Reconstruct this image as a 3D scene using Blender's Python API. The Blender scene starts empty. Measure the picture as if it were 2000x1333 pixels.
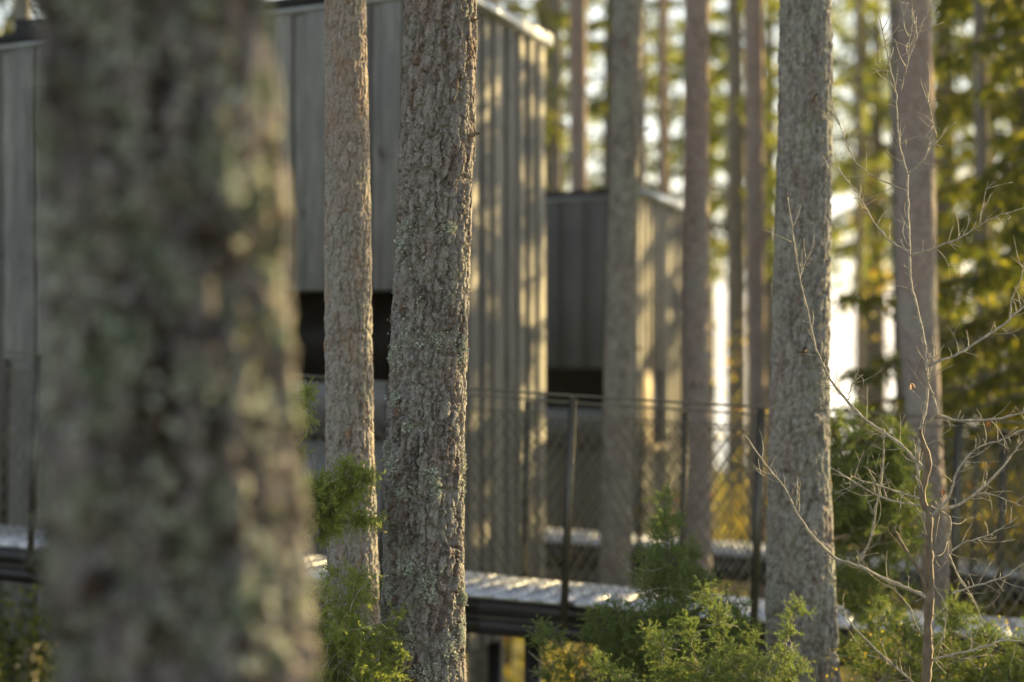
import bpy, math, random
import numpy as np
from math import radians, sin, cos, pi
rng = np.random.default_rng(7)
random.seed(7)
scene = bpy.context.scene

# ------------------------------------------------------------------ camera
F = 85.0 / 36.0 * 2000.0          # focal length in photo pixels
HY = 650.0                        # horizon row
cam_d = bpy.data.cameras.new('camera')
cam_d.lens = 85.0; cam_d.sensor_width = 36.0
cam_d.shift_y = -(666.5 - HY) / 2000.0
cam_d.clip_start = 0.1; cam_d.clip_end = 6000.0
cam_d.dof.use_dof = True
cam_d.dof.focus_distance = 9.37
cam_d.dof.aperture_fstop = 1.5
cam = bpy.data.objects.new('camera', cam_d)
cam.location = (0, 0, 0); cam.rotation_euler = (radians(90), 0, 0)
scene.collection.objects.link(cam); scene.camera = cam

# ------------------------------------------------------------------ light
SUN_AZ = radians(40)              # from +x (right) towards +y (away)
SUN_EL = radians(14)
world = bpy.data.worlds.new('World'); scene.world = world; world.use_nodes = True
nt = world.node_tree; nt.nodes.clear()
wo = nt.nodes.new('ShaderNodeOutputWorld'); bg = nt.nodes.new('ShaderNodeBackground')
sky = nt.nodes.new('ShaderNodeTexSky'); sky.sky_type = 'NISHITA'; sky.sun_disc = False
sky.sun_elevation = SUN_EL
sky.sun_rotation = pi / 2 - SUN_AZ
sky.air_density = 1.0; sky.dust_density = 1.0; sky.ozone_density = 1.0
hs = nt.nodes.new('ShaderNodeHueSaturation'); hs.inputs['Saturation'].default_value = 0.45
nt.links.new(sky.outputs[0], hs.inputs['Color']); nt.links.new(hs.outputs[0], bg.inputs[0])
bg.inputs[1].default_value = 0.085
nt.links.new(bg.outputs[0], wo.inputs[0])
sd = bpy.data.lights.new('sun', 'SUN'); sd.energy = 5.0; sd.angle = radians(0.5); sd.color = (1.0, 0.74, 0.33)
sun = bpy.data.objects.new('sun', sd)
S = np.array([cos(SUN_EL) * cos(SUN_AZ), cos(SUN_EL) * sin(SUN_AZ), sin(SUN_EL)])
from mathutils import Vector, Matrix
sun.rotation_euler = Vector(S).to_track_quat('Z', 'Y').to_euler()
sun.location = (20, 20, 12)
scene.collection.objects.link(sun)
vs = scene.view_settings
vs.view_transform = 'Standard'; vs.look = 'None'; vs.exposure = 1.68; vs.gamma = 1.0; vs.use_curve_mapping = False
scene.cycles.max_bounces = 6; scene.cycles.diffuse_bounces = 3; scene.cycles.glossy_bounces = 3
scene.cycles.transmission_bounces = 4; scene.cycles.transparent_max_bounces = 4
scene.cycles.use_denoising = True
scene.cycles.sample_clamp_indirect = 4.0

HAZE = 0.00018
# ------------------------------------------------------------------ helpers
col = scene.collection
def P(px, py, D):
    return np.array([(px - 1000.0) / F * D, D, (HY - py) / F * D])
def tag(o, label=None, cat=None, group=None, kind=None):
    if label: o['label'] = label
    if cat: o['category'] = cat
    if group: o['group'] = group
    if kind: o['kind'] = kind
    return o
def link(name, me, parent=None, loc=None):
    o = bpy.data.objects.new(name, me); col.objects.link(o)
    if parent is not None: o.parent = parent
    if loc is not None: o.location = loc
    return o
def empty(name, loc, label, cat, group=None):
    o = bpy.data.objects.new(name, None); col.objects.link(o); o.location = tuple(loc)
    o.empty_display_size = 0.2
    return tag(o, label, cat, group)
def copy_tree(o, parent=None):
    c = o.copy(); col.objects.link(c); c.parent = parent
    for ch in list(o.children): copy_tree(ch, c)
    return c
def mesh_np(name, V, faces, mat, smooth=False, nper=None):
    """V (n,3); faces (m,k) array of one polygon size"""
    me = bpy.data.meshes.new(name)
    V = np.asarray(V, dtype=np.float32); Fc = np.asarray(faces, dtype=np.int32)
    m, k = Fc.shape
    me.vertices.add(len(V)); me.vertices.foreach_set('co', V.ravel())
    me.loops.add(m * k); me.loops.foreach_set('vertex_index', Fc.ravel())
    me.polygons.add(m)
    me.polygons.foreach_set('loop_start', np.arange(0, m * k, k, dtype=np.int32))
    me.polygons.foreach_set('loop_total', np.full(m, k, dtype=np.int32))
    if smooth: me.polygons.foreach_set('use_smooth', np.ones(m, dtype=bool))
    me.update(calc_edges=True)
    if mat: me.materials.append(mat)
    return me
class MB:
    def __init__(s): s.v = []; s.q = []; s.n = 0
    def add(s, V, Q):
        s.v.append(np.asarray(V, float)); s.q.append(np.asarray(Q, int) + s.n); s.n += len(V)
    def tube(s, pts, rad, sides=6, cap=True):
        pts = np.asarray(pts, float); n = len(pts)
        rad = np.broadcast_to(np.asarray(rad, float), (n,))
        t = np.gradient(pts, axis=0); t /= np.linalg.norm(t, axis=1)[:, None] + 1e-9
        ref = np.array([0.0, 0.0, 1.0]) if abs(t[0][2]) < 0.9 else np.array([1.0, 0, 0])
        a = np.cross(t, ref); a /= np.linalg.norm(a, axis=1)[:, None] + 1e-9
        b = np.cross(t, a)
        th = np.linspace(0, 2 * pi, sides, endpoint=False)
        V = pts[:, None, :] + rad[:, None, None] * (np.cos(th)[None, :, None] * a[:, None, :] + np.sin(th)[None, :, None] * b[:, None, :])
        V = V.reshape(-1, 3)
        i = np.arange(n - 1)[:, None] * sides; j = np.arange(sides)[None, :]; j2 = (j + 1) % sides
        Q = np.stack([i + j, i + j2, i + sides + j2, i + sides + j], -1).reshape(-1, 4)
        s.add(V, Q)
        if cap and sides == 4:
            k = s.n - len(V); s.q.append(np.array([[k + 3, k + 2, k + 1, k], [s.n - 4, s.n - 3, s.n - 2, s.n - 1]]))
    def box(s, o, ax, ay, az, wedge=None):
        """box from corner o with edge vectors ax, ay, az"""
        o, ax, ay, az = map(lambda q: np.asarray(q, float), (o, ax, ay, az))
        V = [o, o + ax, o + ax + ay, o + ay, o + az, o + ax + az, o + ax + ay + az, o + ay + az]
        if wedge is not None:     # extra height at the ax end
            for k in (5, 6): V[k] = V[k] + np.array([0, 0, wedge])
        s.add(V, [[0, 3, 2, 1], [4, 5, 6, 7], [0, 1, 5, 4], [1, 2, 6, 5], [2, 3, 7, 6], [3, 0, 4, 7]])
    def build(s, name, mat, parent=None, smooth=False, loc=None, bevel=0):
        me = mesh_np(name, np.concatenate(s.v), np.concatenate(s.q), mat, smooth)
        o = link(name, me, parent, loc)
        if bevel:
            b = o.modifiers.new('edge', 'BEVEL'); b.width = bevel; b.segments = 1; b.limit_method = 'ANGLE'
        return o
def tris_obj(name, T, mat, parent=None):
    """T (n,3,3) loose triangles"""
    T = np.asarray(T).reshape(-1, 3)
    me = mesh_np(name, T, np.arange(len(T)).reshape(-1, 3), mat)
    return link(name, me, parent)
def rnd_unit(n):
    v = rng.normal(size=(n, 3)); return v / np.linalg.norm(v, axis=1)[:, None]
def norm(v): return v / (np.linalg.norm(v, axis=-1, keepdims=True) + 1e-9)

# ------------------------------------------------------------------ materials
def new_mat(name):
    m = bpy.data.materials.new(name); m.use_nodes = True
    n = m.node_tree.nodes; b = n['Principled BSDF']
    return m, n, m.node_tree.links, b
def noise(n, l, scale, detail=4, rough=0.55, vec=None, sc3=None):
    t = n.new('ShaderNodeTexNoise'); t.inputs['Scale'].default_value = scale
    t.inputs['Detail'].default_value = detail; t.inputs['Roughness'].default_value = rough
    if vec is None:
        tc = n.new('ShaderNodeTexCoord'); vec = tc.outputs['Object']
    if sc3:
        mp = n.new('ShaderNodeMapping'); mp.inputs['Scale'].default_value = sc3
        l.new(vec, mp.inputs['Vector']); vec = mp.outputs[0]
    l.new(vec, t.inputs['Vector'])
    return t.outputs['Fac']
def ramp(n, l, fac, stops):
    r = n.new('ShaderNodeValToRGB'); e = r.color_ramp.elements
    while len(e) < len(stops): e.new(0.5)
    for k, (p, c) in enumerate(stops): e[k].position = p; e[k].color = (*c, 1)
    l.new(fac, r.inputs['Fac']); return r.outputs['Color']
def mix(n, l, fac, a, b, mode='MIX'):
    m = n.new('ShaderNodeMix'); m.data_type = 'RGBA'; m.blend_type = mode
    for sk, v in ((m.inputs[0], fac), (m.inputs[6], a), (m.inputs[7], b)):
        if isinstance(v, (int, float)): sk.default_value = v
        elif isinstance(v, tuple): sk.default_value = (*v, 1)
        else: l.new(v, sk)
    return m.outputs[2]
def bump(n, l, h, strength, dist, b):
    bp = n.new('ShaderNodeBump'); bp.inputs['Strength'].default_value = strength; bp.inputs['Distance'].default_value = dist
    l.new(h, bp.inputs['Height']); l.new(bp.outputs[0], b.inputs['Normal'])

def bark_mat(name, plate, plate2, red, lichen, lichen_amt=1.0, fine=60.0, patch=7.0, up=None):
    m, n, l, b = new_mat(name)
    at = n.new('ShaderNodeAttribute'); at.attribute_name = 'tint'
    al = n.new('ShaderNodeAttribute'); al.attribute_name = 'lichen'
    c = ramp(n, l, at.outputs['Fac'], [(0.0, plate), (0.45, plate2), (0.8, plate), (1.0, red)])
    f = noise(n, l, fine, 6, 0.7)
    c = mix(n, l, 1.0, c, ramp(n, l, f, [(0.25, (0.45, 0.45, 0.45)), (0.75, (1.45, 1.42, 1.38))]), 'MULTIPLY')
    g = noise(n, l, patch, 4, 0.6, sc3=(1, 1, .45))
    c = mix(n, l, ramp(n, l, g, [(0.52, (0, 0, 0)), (0.72, (0.55, 0.55, 0.55))]), c, red)
    if up:      # Scots pine bark turns orange and papery higher on the stem
        tc = n.new('ShaderNodeTexCoord'); sx = n.new('ShaderNodeSeparateXYZ'); l.new(tc.outputs['Object'], sx.inputs[0])
        mr = n.new('ShaderNodeMapRange'); mr.inputs['From Min'].default_value = up[0]; mr.inputs['From Max'].default_value = up[1]; mr.inputs['To Max'].default_value = up[2]
        l.new(sx.outputs['Z'], mr.inputs['Value']); mk = n.new('ShaderNodeMath'); mk.operation = 'MULTIPLY'
        l.new(mr.outputs[0], mk.inputs[0]); l.new(ramp(n, l, noise(n, l, 16, 4, .6), [(.35, (.2, .2, .2)), (.62, (1, 1, 1))]), mk.inputs[1])
        c = mix(n, l, mk.outputs[0], c, (0.38, 0.235, 0.15))
    mm = n.new('ShaderNodeMath'); mm.operation = 'MULTIPLY'; mm.inputs[1].default_value = lichen_amt
    l.new(al.outputs['Fac'], mm.inputs[0])
    c = mix(n, l, mm.outputs[0], c, lichen)
    l.new(c, b.inputs['Base Color']); b.inputs['Roughness'].default_value = 0.92
    b.inputs['Specular IOR Level'].default_value = 0.2
    bump(n, l, f, 0.7, 0.004, b)
    return m
M = {}
M['bark_focus'] = bark_mat('bark_focus', (0.095, 0.088, 0.083), (0.31, 0.30, 0.29), (0.21, 0.14, 0.115), (0.26, 0.28, 0.24), 0.3, 150, 12, (2.0, 5.0, .3))
M['bark_orange'] = bark_mat('bark_orange', (0.20, 0.188, 0.172), (0.36, 0.345, 0.325), (0.34, 0.21, 0.13), (0.27, 0.28, 0.24), 0.4, 90, 10, (1.7, 4.4, .42))
M['bark_near'] = bark_mat('bark_near', (0.032, 0.028, 0.024), (0.25, 0.23, 0.225), (0.13, 0.08, 0.058), (0.165, 0.20, 0.13), 0.8, 18, 22)
M['bark_grey'] = bark_mat('bark_grey', (0.16, 0.16, 0.155), (0.29, 0.29, 0.28), (0.22, 0.16, 0.135), (0.27, 0.29, 0.24), 0.5, 40)
M['bark_pink'] = bark_mat('bark_pink', (0.20, 0.172, 0.16), (0.29, 0.255, 0.24), (0.30, 0.21, 0.175), (0.28, 0.28, 0.24), 0.4, 20, 3.5, (3.0, 8.0, .6))
M['bark_far'] = bark_mat('bark_far', (0.15, 0.138, 0.118), (0.25, 0.23, 0.20), (0.26, 0.18, 0.14), (0.24, 0.26, 0.20), 0.5, 12, 2.5)

def wood_mat(name, c1, c2, c3):
    m, n, l, b = new_mat(name)
    oi = n.new('ShaderNodeObjectInfo')
    f = noise(n, l, 6.0, 5, 0.65, sc3=(6, 6, 0.5))
    g = noise(n, l, 1.3, 3, 0.5, sc3=(1, 1, 0.8))
    c = ramp(n, l, f, [(0.3, c1), (0.6, c2), (0.85, c3)])
    c = mix(n, l, 1.0, c, ramp(n, l, oi.outputs['Random'], [(0.0, (0.66, 0.67, 0.69)), (0.5, (0.95, 0.95, 0.95)), (1.0, (1.2, 1.18, 1.13))]), 'MULTIPLY')
    c = mix(n, l, 1.0, c, ramp(n, l, g, [(0.3, (0.8, 0.8, 0.82)), (0.7, (1.12, 1.1, 1.06))]), 'MULTIPLY')
    k = noise(n, l, 5.5, 1, 0.4, sc3=(1.5, 1.5, 1.0))
    c = mix(n, l, ramp(n, l, k, [(0.71, (0, 0, 0)), (0.75, (0.75, 0.75, 0.75))]), c, (0.07, 0.05, 0.04))
    l.new(c, b.inputs['Base Color']); b.inputs['Roughness'].default_value = 0.8
    b.inputs['Specular IOR Level'].default_value = 0.25
    bump(n, l, f, 0.4, 0.003, b)
    return m
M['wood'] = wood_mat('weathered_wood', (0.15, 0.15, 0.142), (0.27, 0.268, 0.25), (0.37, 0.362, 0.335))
M['wood_dark'] = wood_mat('darker_wood', (0.10, 0.10, 0.095), (0.135, 0.135, 0.125), (0.17, 0.165, 0.15))  # darker timber, only on the front wall of the far cabin
M['wood_sunlit'] = wood_mat('sunlit_wood', (0.5, 0.42, 0.28), (0.6, 0.5, 0.34), (0.66, 0.56, 0.4))  # pale yellow puts sunlight into the wood colour
def plain(name, c, rough=0.6, metal=0.0, var=0.15, scale=8, spec=0.5):
    m, n, l, b = new_mat(name)
    f = noise(n, l, scale, 4, 0.6)
    lo = tuple(x * (1 - var) for x in c); hi = tuple(min(1, x * (1 + var)) for x in c)
    l.new(ramp(n, l, f, [(0.3, lo), (0.7, hi)]), b.inputs['Base Color'])
    b.inputs['Roughness'].default_value = rough; b.inputs['Metallic'].default_value = metal
    b.inputs['Specular IOR Level'].default_value = spec
    return m
M['black'] = plain('black_steel', (0.012, 0.012, 0.014), 0.45)
M['dark'] = plain('dark_interior', (0.02, 0.017, 0.014), 0.8)
M['felt'] = plain('roofing_felt', (0.015, 0.015, 0.018), 0.9)
M['flash'] = plain('zinc_flashing', (0.42, 0.45, 0.48), 0.35, 0.8)
M['bronze'] = plain('post_steel', (0.10, 0.095, 0.075), 0.4, 0.6)
M['wire'] = plain('mesh_wire', (0.17, 0.16, 0.12), 0.38, 0.9)
M['deck'] = plain('galvanised_grating', (0.62, 0.64, 0.67), 0.5, 0.85, 0.12, 14)
M['glass'] = plain('dark_glass', (0.012, 0.011, 0.010), 0.45, 0.0, 0.1, 3, 0.15)
M['panel'] = plain('grey_panel', (0.15, 0.155, 0.16), 0.25, 0.0, 0.1, 3)
M['warm'] = plain('brown_frame', (0.10, 0.05, 0.02), 0.5)

def leaf_mat(name, stops, trans, tcol, rough=0.55):
    m, n, l, b = new_mat(name)
    g = n.new('ShaderNodeNewGeometry')
    c = ramp(n, l, g.outputs['Random Per Island'], stops)
    l.new(c, b.inputs['Base Color']); b.inputs['Roughness'].default_value = rough
    b.inputs['Specular IOR Level'].default_value = 0.3
    tr = n.new('ShaderNodeBsdfTranslucent')
    l.new(mix(n, l, 1.0, c, tcol, 'MULTIPLY'), tr.inputs['Color'])
    ms = n.new('ShaderNodeMixShader'); ms.inputs[0].default_value = trans
    l.new(b.outputs[0], ms.inputs[1]); l.new(tr.outputs[0], ms.inputs[2])
    l.new(ms.outputs[0], n['Material Output'].inputs['Surface'])
    return m
M['juniper'] = leaf_mat('juniper_needles', [(0, (0.09, 0.15, 0.045)), (0.5, (0.16, 0.225, 0.07)), (0.95, (0.27, 0.31, 0.125)), (1, (0.30, 0.22, 0.12))], 0.4, (1.3, 1.3, 0.7))
M['juniper_mid'] = leaf_mat('juniper_needles_mid', [(0, (0.09, 0.15, 0.05)), (0.6, (0.16, 0.235, 0.08)), (0.95, (0.22, 0.28, 0.10)), (1, (0.34, 0.26, 0.10))], 0.38, (1.3, 1.3, 0.7))
M['juniper_dark'] = leaf_mat('juniper_needles_deep', [(0, (0.08, 0.13, 0.045)), (0.6, (0.15, 0.21, 0.065)), (0.93, (0.19, 0.23, 0.07)), (1, (0.35, 0.26, 0.08))], 0.35, (1.4, 1.4, 0.6))
M['juniper_bright'] = leaf_mat('juniper_needles_fresh', [(0, (0.17, 0.23, 0.05)), (0.5, (0.27, 0.33, 0.08)), (1, (0.38, 0.41, 0.14))], 0.42, (1.3, 1.3, 0.7))
M['spruce'] = leaf_mat('spruce_needles', [(0, (0.04, 0.06, 0.022)), (0.5, (0.085, 0.11, 0.035)), (1, (0.24, 0.23, 0.06))], 0.55, (2.2, 2.2, 0.95))
M['spruce_dark'] = leaf_mat('spruce_needles_deep', [(0, (0.035, 0.055, 0.02)), (0.6, (0.06, 0.08, 0.025)), (1, (0.12, 0.12, 0.03))], 0.42, (2.4, 2.2, 0.7))
M['spruce_near'] = leaf_mat('spruce_needles_backlit', [(0, (0.04, 0.06, 0.018)), (0.55, (0.08, 0.10, 0.025)), (1, (0.24, 0.22, 0.045))], 0.55, (2.3, 2.2, 0.75))
M['yellow'] = leaf_mat('yellow_leaves', [(0, (0.22, 0.23, 0.04)), (0.5, (0.38, 0.33, 0.05)), (0.9, (0.5, 0.38, 0.06)), (1, (0.5, 0.2, 0.04))], 0.55, (1.6, 1.5, 0.8))
M['moss'] = leaf_mat('undergrowth', [(0, (0.09, 0.10, 0.025)), (0.5, (0.16, 0.16, 0.04)), (0.85, (0.26, 0.22, 0.06)), (1, (0.22, 0.13, 0.05))], 0.4, (1.6, 1.5, 0.7))
M['lichen'] = leaf_mat('lichen_flakes', [(0, (0.34, 0.38, 0.31)), (0.5, (0.50, 0.54, 0.46)), (1, (0.62, 0.66, 0.57))], 0.1, (1, 1, 1), 0.9)
M['twig'] = plain('pale_twig_bark', (0.34, 0.31, 0.255), 0.8, 0, 0.5, 45)
M['twig_dark'] = plain('brown_twig_bark', (0.16, 0.125, 0.09), 0.85, 0, 0.3, 30)
M['dryleaf'] = plain('dry_leaf', (0.35, 0.17, 0.06), 0.7)
# ground
m, n, l, b = new_mat('forest_floor')
f = noise(n, l, 0.8, 8, 0.65); g = noise(n, l, 9, 5, 0.6)
c = ramp(n, l, f, [(0.3, (0.08, 0.06, 0.03)), (0.5, (0.10, 0.11, 0.03)), (0.7, (0.19, 0.17, 0.06))])
c = mix(n, l, 1.0, c, ramp(n, l, g, [(0.3, (0.6, 0.6, 0.6)), (0.7, (1.3, 1.3, 1.2))]), 'MULTIPLY')
l.new(c, b.inputs['Base Color']); b.inputs['Roughness'].default_value = 0.95; bump(n, l, g, 0.8, 0.05, b); M['ground'] = m
m, n, l, b = new_mat('lake_water')
b.inputs['Base Color'].default_value = (0.03, 0.04, 0.045, 1); b.inputs['Roughness'].default_value = 0.06
f = noise(n, l, 1.2, 4, 0.6, sc3=(0.5, 1.5, 1)); bump(n, l, f, 0.05, 0.03, b); M['water'] = m

# ------------------------------------------------------------------ ground and lake
GX = np.array([-60, 0, 5, 9, 13, 17, 25, 45, 75, 105, 125, 200, 4000.0])
GZ = np.array([-1.2, -1.6, -1.72, -2.0, -2.75, -3.35, -4.2, -5.0, -5.6, -6.15, -7.2, -9.0, -12.0])
def gz(x, y):
    x = np.asarray(x, float); y = np.asarray(y, float)
    h = np.interp(y, GX, GZ)
    fade = np.clip((y - 3) / 12, 0.15, 1)
    return h + fade * (0.12 * np.sin(x * 0.55 + y * 0.31) + 0.10 * np.sin(x * 0.23 - y * 0.47 + 1.3))
def axis(a): return np.array(a, float)
xs = np.concatenate([-np.geomspace(3000, 42, 14), np.linspace(-40, 40, 121), np.geomspace(42, 3000, 14)])
ys = np.concatenate([-np.geomspace(800, 42, 8), np.linspace(-40, 130, 240), np.geomspace(135, 4000, 14)])
X, Y = np.meshgrid(xs, ys); Z = gz(X, Y)
V = np.stack([X, Y, Z], -1).reshape(-1, 3); nx = len(xs); ny = len(ys)
i, j = np.meshgrid(np.arange(nx - 1), np.arange(ny - 1)); k = (j * nx + i).ravel()
o = link('ground', mesh_np('ground', V, np.stack([k, k + 1, k + nx + 1, k + nx], -1), M['ground'], True))
tag(o, 'mossy forest floor sloping down to the lake', kind='structure')
wb = MB(); wb.add([[-4000, 85, -6.25], [4000, 85, -6.25], [4000, 4500, -6.25], [-4000, 4500, -6.25]], [[0, 1, 2, 3]])
o = wb.build('water', M['water']); tag(o, 'bright calm lake seen beyond the trees', kind='structure')

# ------------------------------------------------------------------ bark relief
def hsh(i, j, k):
    x = (i * 374761393 + j * 668265263 + k * 1442695041) & 0x7fffffff
    x = (x ^ (x >> 13)) * 1274126177 & 0x7fffffff
    x = (x ^ (x >> 16)) * 668265263 & 0x7fffffff
    return ((x >> 5) & 0xffff) / 65535.0
def worley(u, v, nu, seed):
    iu = np.floor(u).astype(np.int64); iv = np.floor(v).astype(np.int64)
    F1 = np.full(u.shape, 9.0); F2 = np.full(u.shape, 9.0)
    r1 = np.zeros(u.shape); du1 = np.zeros(u.shape); dv1 = np.zeros(u.shape)
    for a in (-1, 0, 1):
        for c in (-1, 0, 1):
            ci = iu + a; cj = iv + c; wi = np.mod(ci, nu)
            pu = ci + 0.1 + 0.8 * hsh(wi, cj, seed); pv = cj + 0.1 + 0.8 * hsh(wi, cj, seed + 7)
            du = u - pu; dv = v - pv; d = np.sqrt(du * du + dv * dv)
            cl = d < F1
            F2 = np.where(cl, F1, np.minimum(F2, d)); F1 = np.where(cl, d, F1)
            rr = hsh(wi, cj, seed + 13)
            r1 = np.where(cl, rr, r1); du1 = np.where(cl, du, du1); dv1 = np.where(cl, dv, dv1)
    return F1, F2, r1, du1, dv1
def vnoise(u, v, nu, seed):
    iu = np.floor(u).astype(np.int64); iv = np.floor(v).astype(np.int64)
    fu = u - iu; fv = v - iv; fu = fu * fu * (3 - 2 * fu); fv = fv * fv * (3 - 2 * fv)
    w0 = np.mod(iu, nu); w1 = np.mod(iu + 1, nu)
    return (hsh(w0, iv, seed) * (1 - fu) + hsh(w1, iv, seed) * fu) * (1 - fv) + (hsh(w0, iv + 1, seed) * (1 - fu) + hsh(w1, iv + 1, seed) * fu) * fv
def fbm(th, z, C, f0, oc, seed, an=1.0):
    s = 0; a = 0.5; t = 0; f = f0
    for k in range(oc):
        nu = max(3, int(round(C * f))); s = s + a * vnoise(th / (2 * pi) * nu, z * f * an, nu, seed + 31 * k); t += a; a *= 0.55; f *= 2.03
    return s / t
def bark_relief(th, z, C, pw, ph, seed, lf=.28):
    """th, z grids -> relief 0..1, tint 0..1, lichen 0..1; pw, ph: plate width, height in metres"""
    w1 = fbm(th, z, C, 0.7 / pw, 3, seed + 100) - 0.5; w2 = fbm(th, z, C, 0.7 / pw, 3, seed + 200, 0.6) - 0.5
    w3 = fbm(th, z, C, 3.0 / pw, 2, seed + 250, 0.5) - 0.5
    nb = max(5, int(C / (pw * 1.7)))
    F1, F2, rb, du, dv = worley(th / (2 * pi) * nb + w1 * 0.75 + w3 * 0.5, z / (ph * 3.0) + w2 * 0.5, nb, seed)
    ss = lambda x, a, b_: (lambda t: t * t * (3 - 2 * t))(np.clip((x - a) / (b_ - a), 0, 1))
    big = .8 * ss(F2 - F1, .05, .24) + .2 * np.clip((F2 - F1) / 0.6, 0, 1)
    ns = max(7, int(C / pw))
    G1, G2, rs, eu, ev = worley(th / (2 * pi) * ns + w2 * 1.1 + w3 * .8, z / ph + w1 * 0.9 + w3 * .8, ns, seed + 50)
    ang = rs * 40
    sm = ss(G2 - G1, .03, .2) * (0.5 + 0.5 * rs) + 0.42 * (eu * np.cos(ang) - np.abs(ev) * 0.2 - ev * 0.45)
    fn = fbm(th, z, C, 2.2 / pw, 3, seed + 300)
    nf = max(9, int(C / (pw * .5)))
    H1, H2, rf, fu, fv = worley(th / (2 * pi) * nf + w3 * 1.2, z / (ph * .42) + w3 * 1.2, nf, seed + 70)
    flk = np.clip((H2 - H1) / 0.2, 0, 1) * (.4 + .6 * rf) - .55 * fv * (rf - .3) - .3 * np.abs(fu)
    h = 0.50 * big * (0.7 + 0.3 * rb) + 0.33 * sm * (0.3 + 0.7 * big) + 0.07 * fn + 0.09 * flk
    tint = np.clip(0.4 * rs + 0.3 * rb + .3 * rf + 0.5 * (fn - 0.5), 0, 1)
    lc = fbm(th, z, C, lf / pw, 4, seed + 400, 0.7)
    return h, tint, lc
def trunk(name, rows, D, mat, parent, nth=96, step=0.02, z0=None, z1=None, fine=None, amp=0.01, pw=0.02, ph=0.05, seed=1, lump=0.03, flare=0.0, lthr=0.58, lf=.28):
    """rows: (photo row, left edge, right edge); builds the trunk at distance D"""
    rows = sorted(rows, key=lambda r: -r[0])
    zz = np.array([(HY - r[0]) / F * D for r in rows]); cx = np.array([((r[1] + r[2]) / 2 - 1000) / F * D for r in rows])
    rr = np.array([(r[2] - r[1]) / 2 / F * D for r in rows])
    def ext(z, a):
        y = np.interp(z, zz, a)
        sl = (a[-1] - a[0]) / (zz[-1] - zz[0])
        y = np.where(z > zz[-1], a[-1] + sl * (z - zz[-1]), y); return np.where(z < zz[0], a[0] + sl * (z - zz[0]), y)
    xb = float(ext(np.array([zz[0]]), cx)[0])
    if z0 is None: z0 = float(gz(xb, D)) - 0.25
    if z1 is None: z1 = 10.0
    if fine is None: lv = np.arange(z0, z1, step)
    else:
        lv = np.concatenate([np.arange(z0, fine[0], step), np.arange(fine[0], fine[1], fine[2]), np.arange(fine[1], z1, step)])
    th = np.linspace(0, 2 * pi, nth, endpoint=False)
    T, Zg = np.meshgrid(th, lv)
    R = ext(lv, rr); R = np.clip(R, 0.35 * rr.mean(), None); C = 2 * pi * rr.mean()
    h, tint, lc = bark_relief(T, Zg, C, pw, ph, seed, lf)
    lum = fbm(T, Zg, C, 1.6 / C * 2, 3, seed + 900, 0.5) - 0.5
    zb = lv - (z0 + 0.25); fl = flare * np.exp(-np.clip(zb, 0, None) / 0.25)
    rad = R[:, None] * (1 + fl[:, None] + 2 * lump * lum) + (amp * np.clip(1.0 - .13 * (Zg - 0.0), .6, 1.3)) * (h - 0.72)
    cxx = ext(lv, cx) - xb
    Vx = cxx[:, None] + rad * np.cos(T); Vy = rad * np.sin(T)
    base = np.array([xb, D, z0])
    V = np.stack([Vx, Vy, Zg - z0], -1).reshape(-1, 3)
    nl = len(lv); a = np.arange(nl - 1)[:, None] * nth; j = np.arange(nth)[None, :]; j2 = (j + 1) % nth
    Q = np.stack([a + j, a + j2, a + nth + j2, a + nth + j], -1).reshape(-1, 4)
    me = mesh_np(name, V, Q, mat, True)
    for nm, arr in (('tint', tint), ('lichen', np.clip((lc - lthr) * 9, 0, 1))):
        at = me.attributes.new(nm, 'FLOAT', 'POINT'); at.data.foreach_set('value', arr.ravel().astype(np.float32))
    o = link('trunk', me, parent)
    info = dict(base=base, lv=lv, V=V.reshape(nl, nth, 3), lc=lc, h=h, nth=nth, ext=lambda z: (ext(z, cx), ext(z, rr)))
    return o, info
def pine(label, rows, D, mat, name='pine_tree', group=None, stubs=(), **kw):
    rows_s = sorted(rows, key=lambda r: -r[0])
    xb = ((rows_s[0][1] + rows_s[0][2]) / 2 - 1000) / F * D
    z0 = float(gz(xb, D)) - 0.25
    root = empty(name, (xb, D, z0), label, 'tree', group)
    o, info = trunk('trunk', rows, D, mat, root, z0=z0, **kw)
    if not stubs and D > 11:
        stubs = []
        for py_ in np.arange(-250, 1200, 150.0):
            if rng.random() < .6:
                a_ = rng.random() * 2 * pi; stubs.append((0, py_ + rng.random() * 120, a_, .03 + (.35 if rng.random() < .25 else .07) * rng.random(), .005 + .008 * rng.random()))
    for (px, py, ang, ln, r) in stubs:      # dead branch stubs
        z = (HY - py) / F * D; cxx, rr = info['ext'](np.array([z]))
        c = np.array([cxx[0] - xb, 0, z - z0]); d = np.array([cos(ang), sin(ang) * 0.6 - 0.25, 0.0]); d /= np.linalg.norm(d)
        mb = MB(); p0 = c + d * rr[0] * 0.8
        t = np.linspace(0, 1, 7)
        pts = p0[None] + d[None] * (t[:, None] * (ln + 0.2 * rr[0])) + np.array([0, 0, 1.0])[None] * (0.25 * ln * t ** 2)[:, None] + rng.normal(size=(7, 3)) * r * 0.25
        mb.tube(pts, r * (1.15 - 0.5 * t) * (1 + 0.15 * rng.normal(size=7)), 8)
        for q in range(3):
            tt = 0.5 + 0.5 * rng.random(); s = p0 + d * ln * tt; e = s + rnd_unit(1)[0] * ln * 0.25 + d * ln * .2
            mb.tube([s, (s + e) / 2 + rng.normal(size=3) * r * .2, e], [r * .4, r * .3, r * .1], 5)
        mb.build('branch_stub', M['twig_dark'], root, True)
    return root, info
GB = 'tall bare pine trunks in the wood'
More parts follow.
